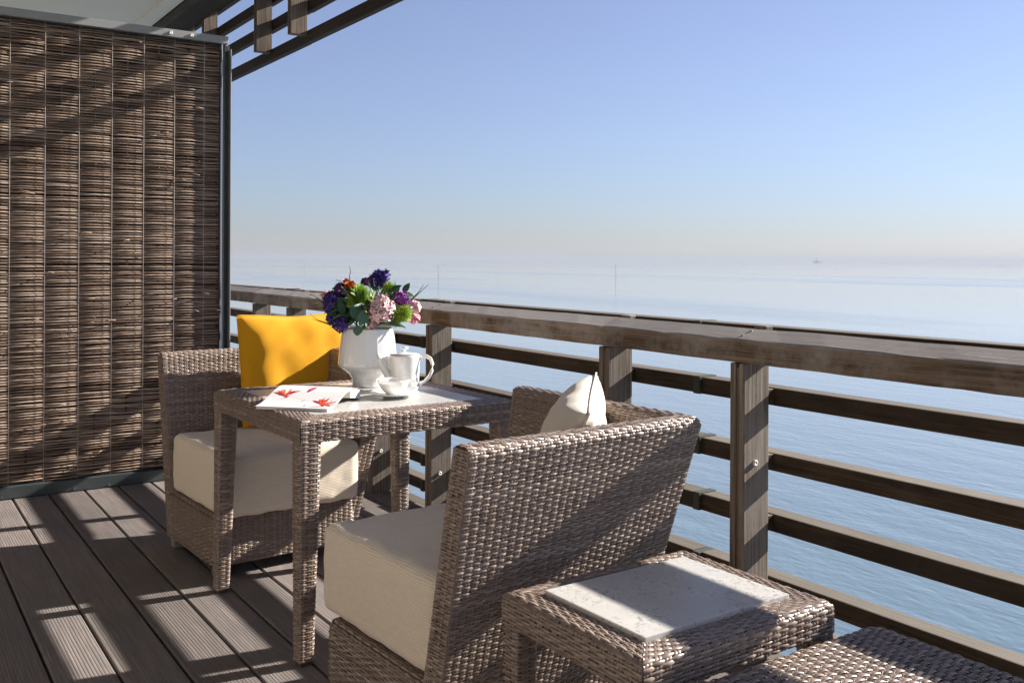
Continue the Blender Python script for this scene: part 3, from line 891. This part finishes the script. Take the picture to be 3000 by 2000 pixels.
# paperback lying open, spine up
def book():
    A = Vector((1.021, 2.951, TZ)); ex = Vector((.695, -.719, 0)).normalized(); ey = Vector((.719, .695, 0)).normalized()
    root = empty('open_book', A, math.atan2(ex.y, ex.x)); tag(root, 'open paperback lying face down on the table, red flowers on its white cover', 'book')
    L = .246
    paper = mat_plain('paper_pages', (.78, .76, .71), .8, .06, 400)
    cover = mat_plain('white_cover', (.82, .82, .84), .35, .02, 20)
    red = mat_plain('red_print', (.62, .035, .02), .45, .3, 60); crim = mat_plain('crimson_print', (.42, .01, .05), .45, .2, 60); ink = mat_plain('ink_print', (.02, .02, .03), .5)
    pink = mat_plain('pink_print', (.75, .35, .42), .5, .1); orange = mat_plain('orange_print', (.72, .14, .02), .45, .3, 60)
    def zc(s):           # height of the cover at distance s across
        t = s / .19
        if t <= 1: return .010 + .040 * (t * t * (3 - 2 * t)) ** 1.1
        t2 = (s - .19) / .115
        return .050 - .022 * min(1, t2) ** 1.5
    def sheet(name, s0, s1, x0, x1, dz0, dz1, mat, n=18, par=root):
        V, Q = [], []
        for i in range(n + 1):
            s = s0 + (s1 - s0) * i / n; z = zc(s)
            V += [(x0, s, max(.0006, z + dz0)), (x1, s, max(.0006, z + dz0)), (x1, s, z + dz1), (x0, s, z + dz1)]
        for i in range(n):
            a = i * 4
            for k in range(4): Q.append((a + k, a + (k + 1) % 4, a + 4 + (k + 1) % 4, a + 4 + k))
        Q += [(3, 2, 1, 0), (n * 4, n * 4 + 1, n * 4 + 2, n * 4 + 3)]
        return mesh_py(name, V, Q, mat, par, False)
    sheet('pages', .002, .186, .003, L - .003, -.010, -.0008, paper)
    cv = sheet('cover', 0, .305, 0, L, -.0006, 0, cover, 30)
    sheet('endpaper', .10, .30, .002, L - .001, -.0016, -.0007, crim, 20)
    sheet('pages', .195, .285, .003, L - .004, -.034, -.0022, paper)
    def on(x, s, d=.0004): return (x, s, zc(s) + d)
    def petal(cx, cs, ang, ln, wd, mat, bend=0.3, k=0):
        V, Q = [], []
        n = 6
        for i in range(n + 1):
            t = i / n; w = wd * math.sin(math.pi * min(1, t * .92 + .08)) ** .8
            a = ang + bend * t
            px, ps = cx + ln * t * math.cos(a), cs + ln * t * math.sin(a)
            nx, ns = -math.sin(a), math.cos(a)
            V += [on(px + nx * w / 2, ps + ns * w / 2, .0004 + k), on(px - nx * w / 2, ps - ns * w / 2, .0004 + k)]
        for i in range(n): Q.append((2 * i, 2 * i + 1, 2 * i + 3, 2 * i + 2))
        mesh_py('print', V, Q, mat, cv)
    rr = random.Random(2)
    for (cx, cs, mt_, sc) in ((.050, .100, red, 1.0), (.195, .052, red, 1.15)):
        for i in range(15):
            petal(cx, cs, rr.uniform(-.5, 2.6), rr.uniform(.022, .060) * sc, rr.uniform(.004, .012), [mt_, orange, crim][i % 3], rr.uniform(-.6, .6), i * 2e-5)
    petal(.17, .018, .1, .055, .009, crim, .1); petal(.215, .04, .9, .05, .002, red, .5); petal(.05, .075, .4, .05, .002, crim, .7)
    petal(.028, .105, 1.6, .03, .003, ink, .2); petal(.15, .012, 1.4, .022, .003, ink, -.2); petal(.15, .022, .1, .012, .0025, ink, 0); petal(.15, .032, .1, .012, .0025, ink, .0)
    petal(.125, .062, .2, .02, .002, ink, 1.0)
    petal(.120, .130, 1.35, .056, .018, crim, 0.0)
    for i in range(5): petal(.1235 + i * .0021, .148 + i * .0065, -.1, .006, .0022, cover, 0, 3e-5)
    for i in range(9): petal(.150 + i * .006, .170, .1 + .4 * (i % 2), .005, .0012, pink, 0)
    for i in range(6): petal(.085 + i * .013, .088 - .004 * i, .2, .010, .001, pink, .1)
book()

# ------------------------------------------------------------------ bouquet
def bouquet():
    C0 = Vector(vase_c) + Vector((0, 0, .214)); PXM = 3.615 / 2800.0
    ir = Vector(IR); dp = Vector((math.sin(YAW), math.cos(YAW), 0))
    root = empty('bouquet', C0); tag(root, 'mixed bouquet of purple, pink, green and orange flowers in the white vase', 'bouquet')
    rr = random.Random(11)
    def P(x, y, d=0.0):      # offset from the vase mouth, from a measured direction and a chosen depth (towards the sea is +)
        return ir * ((660 + x / 3.92 - 1059.5) * PXM) + Vector((0, 0, (966 - (740 + y / 3.92)) * PXM)) + dp * d
    def fl(name, col, rough=.55, var=.3, trans=.15):
        a = NT(name); v = a.coord((1, 1, 1)); n = a.noise(v, 90, 3)
        at = a.n('ShaderNodeObjectInfo')
        c = a.mix(n, tuple(x * (1 - var) for x in col), tuple(min(1, x * (1 + var)) for x in col))
        a.set(Base_Color=c, Roughness=rough, Subsurface_Weight=trans, Subsurface_Radius=(.01, .01, .01), Subsurface_Scale=.3); return a.m
    mp = {'blue': fl('violet_blue_petal', (.045, .020, .22)), 'purple': fl('dark_purple_petal', (.075, .012, .11)), 'magenta': fl('magenta_petal', (.26, .04, .34)),
          'pink': fl('pale_pink_petal', (.78, .52, .53), var=.12), 'rose': fl('rose_petal', (.62, .22, .27)), 'orange': fl('orange_petal', (.55, .13, .025)),
          'lime': fl('lime_green_floret', (.30, .46, .03)), 'leaf': fl('dark_leaf', (.028, .075, .022), .4), 'euc': fl('grey_green_leaf', (.055, .125, .075), .45),
          'mid': fl('mid_green_leaf', (.07, .16, .03), .45), 'twig': mat_plain('twig_bark', (.045, .03, .022), .8)}
    def basis(d):
        d = d.normalized(); a = d.cross(Vector((0, 0, 1)))
        if a.length < 1e-2: a = Vector((1, 0, 0))
        a.normalize(); return a, d.cross(a), d
    def florets(name, c, rad, n, mat, petal_l, petal_w, petals=6, elong=1.0, axis=None, inner=.55):
        """cluster of star florets over an ellipsoid"""
        V, Fc = [], []
        ax = (axis or Vector((0, 0, 1))).normalized(); a0, b0, _ = basis(ax)
        for i in range(n):
            zz = 1 - 2 * (i + .5) / n; th = i * 2.39996 + rr.uniform(-.3, .3); s = math.sqrt(max(0, 1 - zz * zz))
            d = a0 * (s * math.cos(th)) + b0 * (s * math.sin(th)) + ax * zz
            pos = c + (a0 * (s * math.cos(th)) + b0 * (s * math.sin(th))) * rad + ax * (zz * rad * elong)
            d = (d + Vector((rr.uniform(-.3, .3), rr.uniform(-.3, .3), rr.uniform(-.1, .4)))).normalized()
            a, b, _ = basis(d)
            pos = pos + d * rr.uniform(-.30, .22) * rad
            root_ = c + (pos - c) * inner
            # throat
            k0 = len(V); V.append(tuple(pos - d * petal_l * .5))
            for q in range(petals):
                t = 2 * math.pi * q / petals + rr.uniform(-.2, .2) + i
                e = a * math.cos(t) + b * math.sin(t); sd = a * -math.sin(t) + b * math.cos(t)
                L = petal_l * rr.uniform(.95, 1.45)
                m1 = pos + e * L * .45 + d * L * .35; tip = pos + e * L * .95 + d * L * rr.uniform(-.3, .6)
                k = len(V); V += [tuple(m1 + sd * petal_w), tuple(m1 - sd * petal_w), tuple(tip)]
                Fc += [(k0, k + 1, k), (k, k + 1, k + 2)]
        return mesh_py(name, V, Fc, mat, root, True)
    def spiky(name, c, rad, n, mat):
        V, Fc = [], []
        for i in range(n):
            zz = 1 - 2 * (i + .5) / n; th = i * 2.39996; s = math.sqrt(1 - zz * zz)
            d = Vector((s * math.cos(th), s * math.sin(th), zz)) + Vector([rr.uniform(-.12, .12) for _ in range(3)]); d.normalize()
            a, b, _ = basis(d); w = rad * .075; L = rad * rr.uniform(.72, 1.16)
            k = len(V); p = c + d * rad * .45
            V += [tuple(p + a * w), tuple(p - a * w * .5 + b * w), tuple(p - a * w * .5 - b * w), tuple(c + d * L + a * w * rr.uniform(-1.5, 1.5) + b * w * rr.uniform(-1.5, 1.5))]
            Fc += [(k, k + 1, k + 3), (k + 1, k + 2, k + 3), (k + 2, k, k + 3)]
        return mesh_py(name, V, Fc, mat, root, False)
    def leaf(p, d, ln, wd, mat, curl=.25, nrm=None, name='leaf'):
        d = d.normalized(); nrm = nrm or Vector((rr.uniform(-.5, .5), -.6, .6)); s = d.cross(nrm).normalized(); nn = s.cross(d)
        V, Fc = [], []; n = 7
        for i in range(n + 1):
            t = i / n; w = wd / 2 * (math.sin(math.pi * t ** .8) ** .75 if 0 < t < 1 else 0.03)
            c = p + d * ln * t + nn * (-curl * ln * t * t)
            V += [tuple(c + s * w + nn * w * .25), tuple(c), tuple(c - s * w + nn * w * .25)]
        for i in range(n):
            a = 3 * i; Fc += [(a, a + 1, a + 4, a + 3), (a + 1, a + 2, a + 5, a + 4)]
        return mesh_py(name, V, Fc, mat, root, True)
    def rose(c, rad, mat, ax):
        a, b, d = basis(ax); V, Fc = [], []
        for ring, (n, rr_, h, tilt) in enumerate(((3, .25, .75, .1), (4, .45, .8, .25), (5, .7, .7, .5), (6, .95, .5, .8))):
            for q in range(n):
                t = 2 * math.pi * q / n + ring * .7; e = a * math.cos(t) + b * math.sin(t); s = -a * math.sin(t) + b * math.cos(t)
                k = len(V)
                for i in range(4):
                    f = i / 3; w = rad * rr_ * 1.0 * math.sin(math.pi * (.15 + .75 * f))
                    o = c + d * rad * (h * 1.6 * f - .5) + e * rad * rr_ * (.45 + .55 * f ** (1 + tilt))
                    V += [tuple(o + s * w * .9), tuple(o + e * rad * .08), tuple(o - s * w * .9)]
                for i in range(3):
                    u_ = k + 3 * i; Fc += [(u_, u_ + 1, u_ + 4, u_ + 3), (u_ + 1, u_ + 2, u_ + 5, u_ + 4)]
        return mesh_py('rose', V, Fc, mat, root, True)
    S = PXM / 3.92
    # hyacinth spikes and clusters
    florets('hyacinth', P(1195, 640, -.03), 80 * S, 44, mp['blue'], .016, .0042, 6, 1.9, Vector((-.35, -.2, 1)))
    florets('hyacinth', P(1300, 810, -.07), 62 * S, 26, mp['blue'], .015, .004, 6, 1.3)
    florets('hyacinth', P(1130, 545, 0), 50 * S, 24, mp['blue'], .014, .004, 6, 1.2)
    florets('hyacinth', P(1650, 335, .05), 72 * S, 44, mp['blue'], .016, .004, 6, 1.3, Vector((.4, 0, 1)))
    florets('hyacinth', P(1745, 650, -.085), 112 * S, 80, mp['pink'], .0145, .0042, 6, 1.2, Vector((.3, -.3, 1)))
    florets('carnation', P(1260, 455, -.01), 62 * S, 30, mp['purple'], .015, .006, 5)
    florets('freesia', P(1955, 545, -.02), 68 * S, 30, mp['magenta'], .014, .005, 5)
    florets('freesia', P(1530, 350, .04), 34 * S, 14, mp['magenta'], .011, .004, 5)
    florets('alstroemeria', P(2090, 640, .03), 46 * S, 16, mp['pink'], .014, .005, 5)
    florets('alstroemeria', P(2070, 770, .05), 44 * S, 14, mp['rose'], .013, .005, 5)
    florets('alstroemeria', P(1070, 535, .05), 40 * S, 14, mp['rose'], .013, .005, 5)
    florets('alstroemeria', P(1640, 830, -.08), 40 * S, 16, mp['pink'], .008, .003, 5)
    rose(P(1385, 395, -.045), 66 * S, mp['orange'], Vector((-.2, -.5, .8)))
    rose(P(1325, 345, -.02), 38 * S, mp['orange'], Vector((-.3, -.2, 1)))
    spiky('green_dianthus', P(1480, 505, -.045), 132 * S, 900, mp['lime'])
    spiky('green_dianthus', P(1975, 700, -.035), 108 * S, 700, mp['lime'])
    spiky('green_dianthus', P(1790, 425, .03), 80 * S, 400, mp['lime'])
    spiky('green_dianthus', P(1160, 480, .04), 45 * S, 250, mp['lime'])
    florets('hyacinth', P(1215, 745, -.06), 58 * S, 26, mp['blue'], .016, .0042, 6, 1.3)
    florets('hyacinth', P(1720, 300, .05), 46 * S, 22, mp['blue'], .016, .004, 6, 1.3, Vector((.6, 0, 1)))
    spiky('green_dianthus', P(1900, 800, -.05), 66 * S, 350, mp['lime'])
    spiky('green_dianthus', P(1420, 600, -.07), 60 * S, 300, mp['lime'])
    # leaves
    out = lambda x, y: (ir * x + Vector((0, 0, y)))
    leaf(P(1330, 720, -.09), out(-.25, 1), 210 * S, 90 * S, mp['leaf'], .1, Vector((0, -1, .2)))
    leaf(P(1520, 760, -.12), out(-.35, 1), 190 * S, 150 * S, mp['euc'], .05, Vector((-.3, -1, .3)))
    leaf(P(1560, 810, -.13), out(.1, 1), 160 * S, 150 * S, mp['euc'], .05, Vector((.1, -1, .1)))
    leaf(P(1500, 830, -.115), out(0.05, -1), 110 * S, 120 * S, mp['euc'], .1, Vector((0, -1, .2)))
    leaf(P(1960, 470, .0), out(.55, .75), 130 * S, 70 * S, mp['leaf'], .1, Vector((-.3, -1, .3)))
    leaf(P(1980, 480, -.02), out(.9, -.25), 120 * S, 60 * S, mp['mid'], .1, Vector((0, -1, .6)))
    leaf(P(1780, 470, .01), out(.9, .5), 180 * S, 70 * S, mp['leaf'], .15, Vector((0, -1, .8)))
    leaf(P(1850, 500, .0), out(.5, .6), 120 * S, 55 * S, mp['mid'], .1, Vector((0, -1, .4)))
    leaf(P(1480, 440, .03), out(.1, 1), 130 * S, 60 * S, mp['leaf'], .1, Vector((0, -1, .2)))
    leaf(P(1230, 480, .03), out(-.3, 1), 120 * S, 40 * S, mp['mid'], .1, Vector((0, -1, .2)))
    for i in range(190):
        th = rr.uniform(0, 6.283); el = rr.uniform(-.25, 1.0); rad = rr.uniform(.05, .16)
        d = Vector((math.cos(th) * math.cos(el), math.sin(th) * math.cos(el), math.sin(el) * .9))
        p = d * rad * .7 + Vector((0, 0, .045))
        leaf(p, d + Vector((rr.uniform(-.4, .4), rr.uniform(-.4, .4), rr.uniform(-.5, .3))), rr.uniform(.035, .075), rr.uniform(.010, .024), mp[rr.choice(('leaf', 'leaf', 'mid', 'euc'))], rr.uniform(0, .5))
    for i in range(70):      # thin blades and lime tufts between the blooms
        th = rr.uniform(0, 6.283); el = rr.uniform(.1, 1.25); d = Vector((math.cos(th) * math.cos(el), math.sin(th) * math.cos(el), math.sin(el)))
        leaf(d * .05 + Vector((0, 0, .03)), d + Vector((rr.uniform(-.2, .2), rr.uniform(-.2, .2), 0)), rr.uniform(.07, .12), rr.uniform(.004, .009), mp[rr.choice(('mid', 'lime', 'leaf'))], rr.uniform(0, .4))
    # woody filler stems down into the vase
    for i in range(14):
        th = rr.uniform(0, 6.28); r0 = rr.uniform(.01, .05); r1 = rr.uniform(.03, .09)
        V, Q = tube([(r0 * .6 * math.cos(th + 2), r0 * .6 * math.sin(th + 2), -.17), (r0 * math.cos(th), r0 * math.sin(th), 0), (r1 * math.cos(th), r1 * math.sin(th), rr.uniform(.05, .1))], .0022, 5)
        mesh_py('stem', V, Q, mp['mid'], root, True)
    for (pts, d) in ((((1360, 420), (1345, 300), (1355, 240), (1342, 178)), .02), (((1960, 640), (2060, 555), (2160, 470), (2255, 375)), -.02), (((2070, 545), (2150, 460), (2200, 378)), -.02),
                     (((1330, 450), (1290, 380), (1250, 345), (1195, 335)), 0), (((1120, 620), (1040, 570), (975, 515), (915, 497)), -.02), (((1280, 870), (1160, 815), (1040, 780), (945, 715)), -.06),
                     (((1290, 855), (1150, 830), (1050, 800), (960, 770)), -.04), (((1700, 430), (1750, 350), (1772, 290), (1782, 258)), .03), (((1840, 440), (1862, 370), (1848, 338)), .03),
                     (((1600, 640), (1640, 480), (1655, 380), (1640, 300)), -.05), (((1560, 560), (1600, 420), (1575, 265)), .0), (((1680, 600), (1720, 480), (1700, 400)), -.05), (((1080, 640), (1010, 660), (960, 640)), .0)):
        pp = [P(x + rr.uniform(-4, 4), y, d) for x, y in pts]
        V, Q = tube(pp, [.0021 - .0012 * i / (len(pp) - 1) for i in range(len(pp))], 5)
        mesh_py('twig', V, Q, mp['twig'], root, True)
bouquet()

# ------------------------------------------------------------------ stakes and platform far out in the water
stake_m = mat_plain('haze_pale_stake', (.26, .255, .25), .8, .2, 4)  # pale tone puts the fading of distant haze into the colour
def ray_ground(px, dist):        # a point on the sea in the measured direction at a distance along the view axis
    return fw * dist + rt * ((px - 1500) / F_PX * dist)
for k, (px, dist, h, lab) in enumerate(((1804, 195, 4.6, 'tall thin wooden stake standing alone in the sea, above the wide handrail joint'), (1284, 190, 4.4, 'thin wooden stake in the sea just right of the bouquet twigs'),
                                   (893, 320, 4.5, 'faint thin stake in the sea between the screen and the bouquet'))):
    p = ray_ground(px, dist)
    V, Q = tube([(0, 0, -1.5), (.05, 0, h * .5), (.02, .05, h)], [.05, .045, .035], 8)
    o = mesh_py('sea_stake', V, Q, stake_m, None, True); o.location = (p.x, p.y, SEA_Z)
    tag(o, lab, 'stake', 'stakes in the shallow sea')
V, Q = tube([(0, 0, -1.5), (.1, 0, 1.5), (.05, 0, 3.4)], [.22, .2, .17], 6)
st_me = None
for i in range(46):
    t = i / 45.0; px = 2560 + 460 * t + random.uniform(-3, 3); dist = 1500 - 560 * t
    p = ray_ground(px, dist)
    if st_me is None:
        o = mesh_py('fence_stake', V, Q, stake_m, None, True); st_me = o.data
    else:
        o = link(bpy.data.objects.new('fence_stake', st_me))
    o.location = (p.x, p.y, SEA_Z); o.scale = (1, 1, random.uniform(.6, 1.1))
    tag(o, 'tiny stake in the long row of stakes along the horizon', 'stake', 'row of stakes along the horizon')
p = ray_ground(2392, 2300)
pf = empty('work_platform', (p.x, p.y, SEA_Z), -YAW); tag(pf, 'small dark working platform with a mast on the horizon', 'platform')
box('hull', -9, 9, -4, 4, -.5, 2.4, stake_m, pf, .2); box('cabin', -3, 3.5, -2.5, 2.5, 2.4, 6.0, stake_m, pf, .2); box('mast', -.4, .4, -.4, .4, 6.0, 12.5, stake_m, pf, .05)

# ------------------------------------------------------------------ haze over the sea
hz = box('haze', -33000, 33000, -33000, 33000, SEA_Z - 1.0, 14.0, M['white'], None, 0.0)
hm = bpy.data.materials.new('haze_air'); hm.use_nodes = True
for n in list(hm.node_tree.nodes):
    if n.type != 'OUTPUT_MATERIAL': hm.node_tree.nodes.remove(n)
pv = hm.node_tree.nodes.new('ShaderNodeVolumePrincipled')
pv.inputs['Color'].default_value = (.43, .475, .545, 1)
pv.inputs['Density'].default_value = 0.00045
pv.inputs['Anisotropy'].default_value = 0.1
hm.node_tree.links.new(pv.outputs[0], [n for n in hm.node_tree.nodes if n.type == 'OUTPUT_MATERIAL'][0].inputs['Volume'])
hz.data.materials.clear(); hz.data.materials.append(hm)
tag(hz, 'pale sea haze thickening towards the horizon', 'haze', kind='stuff')
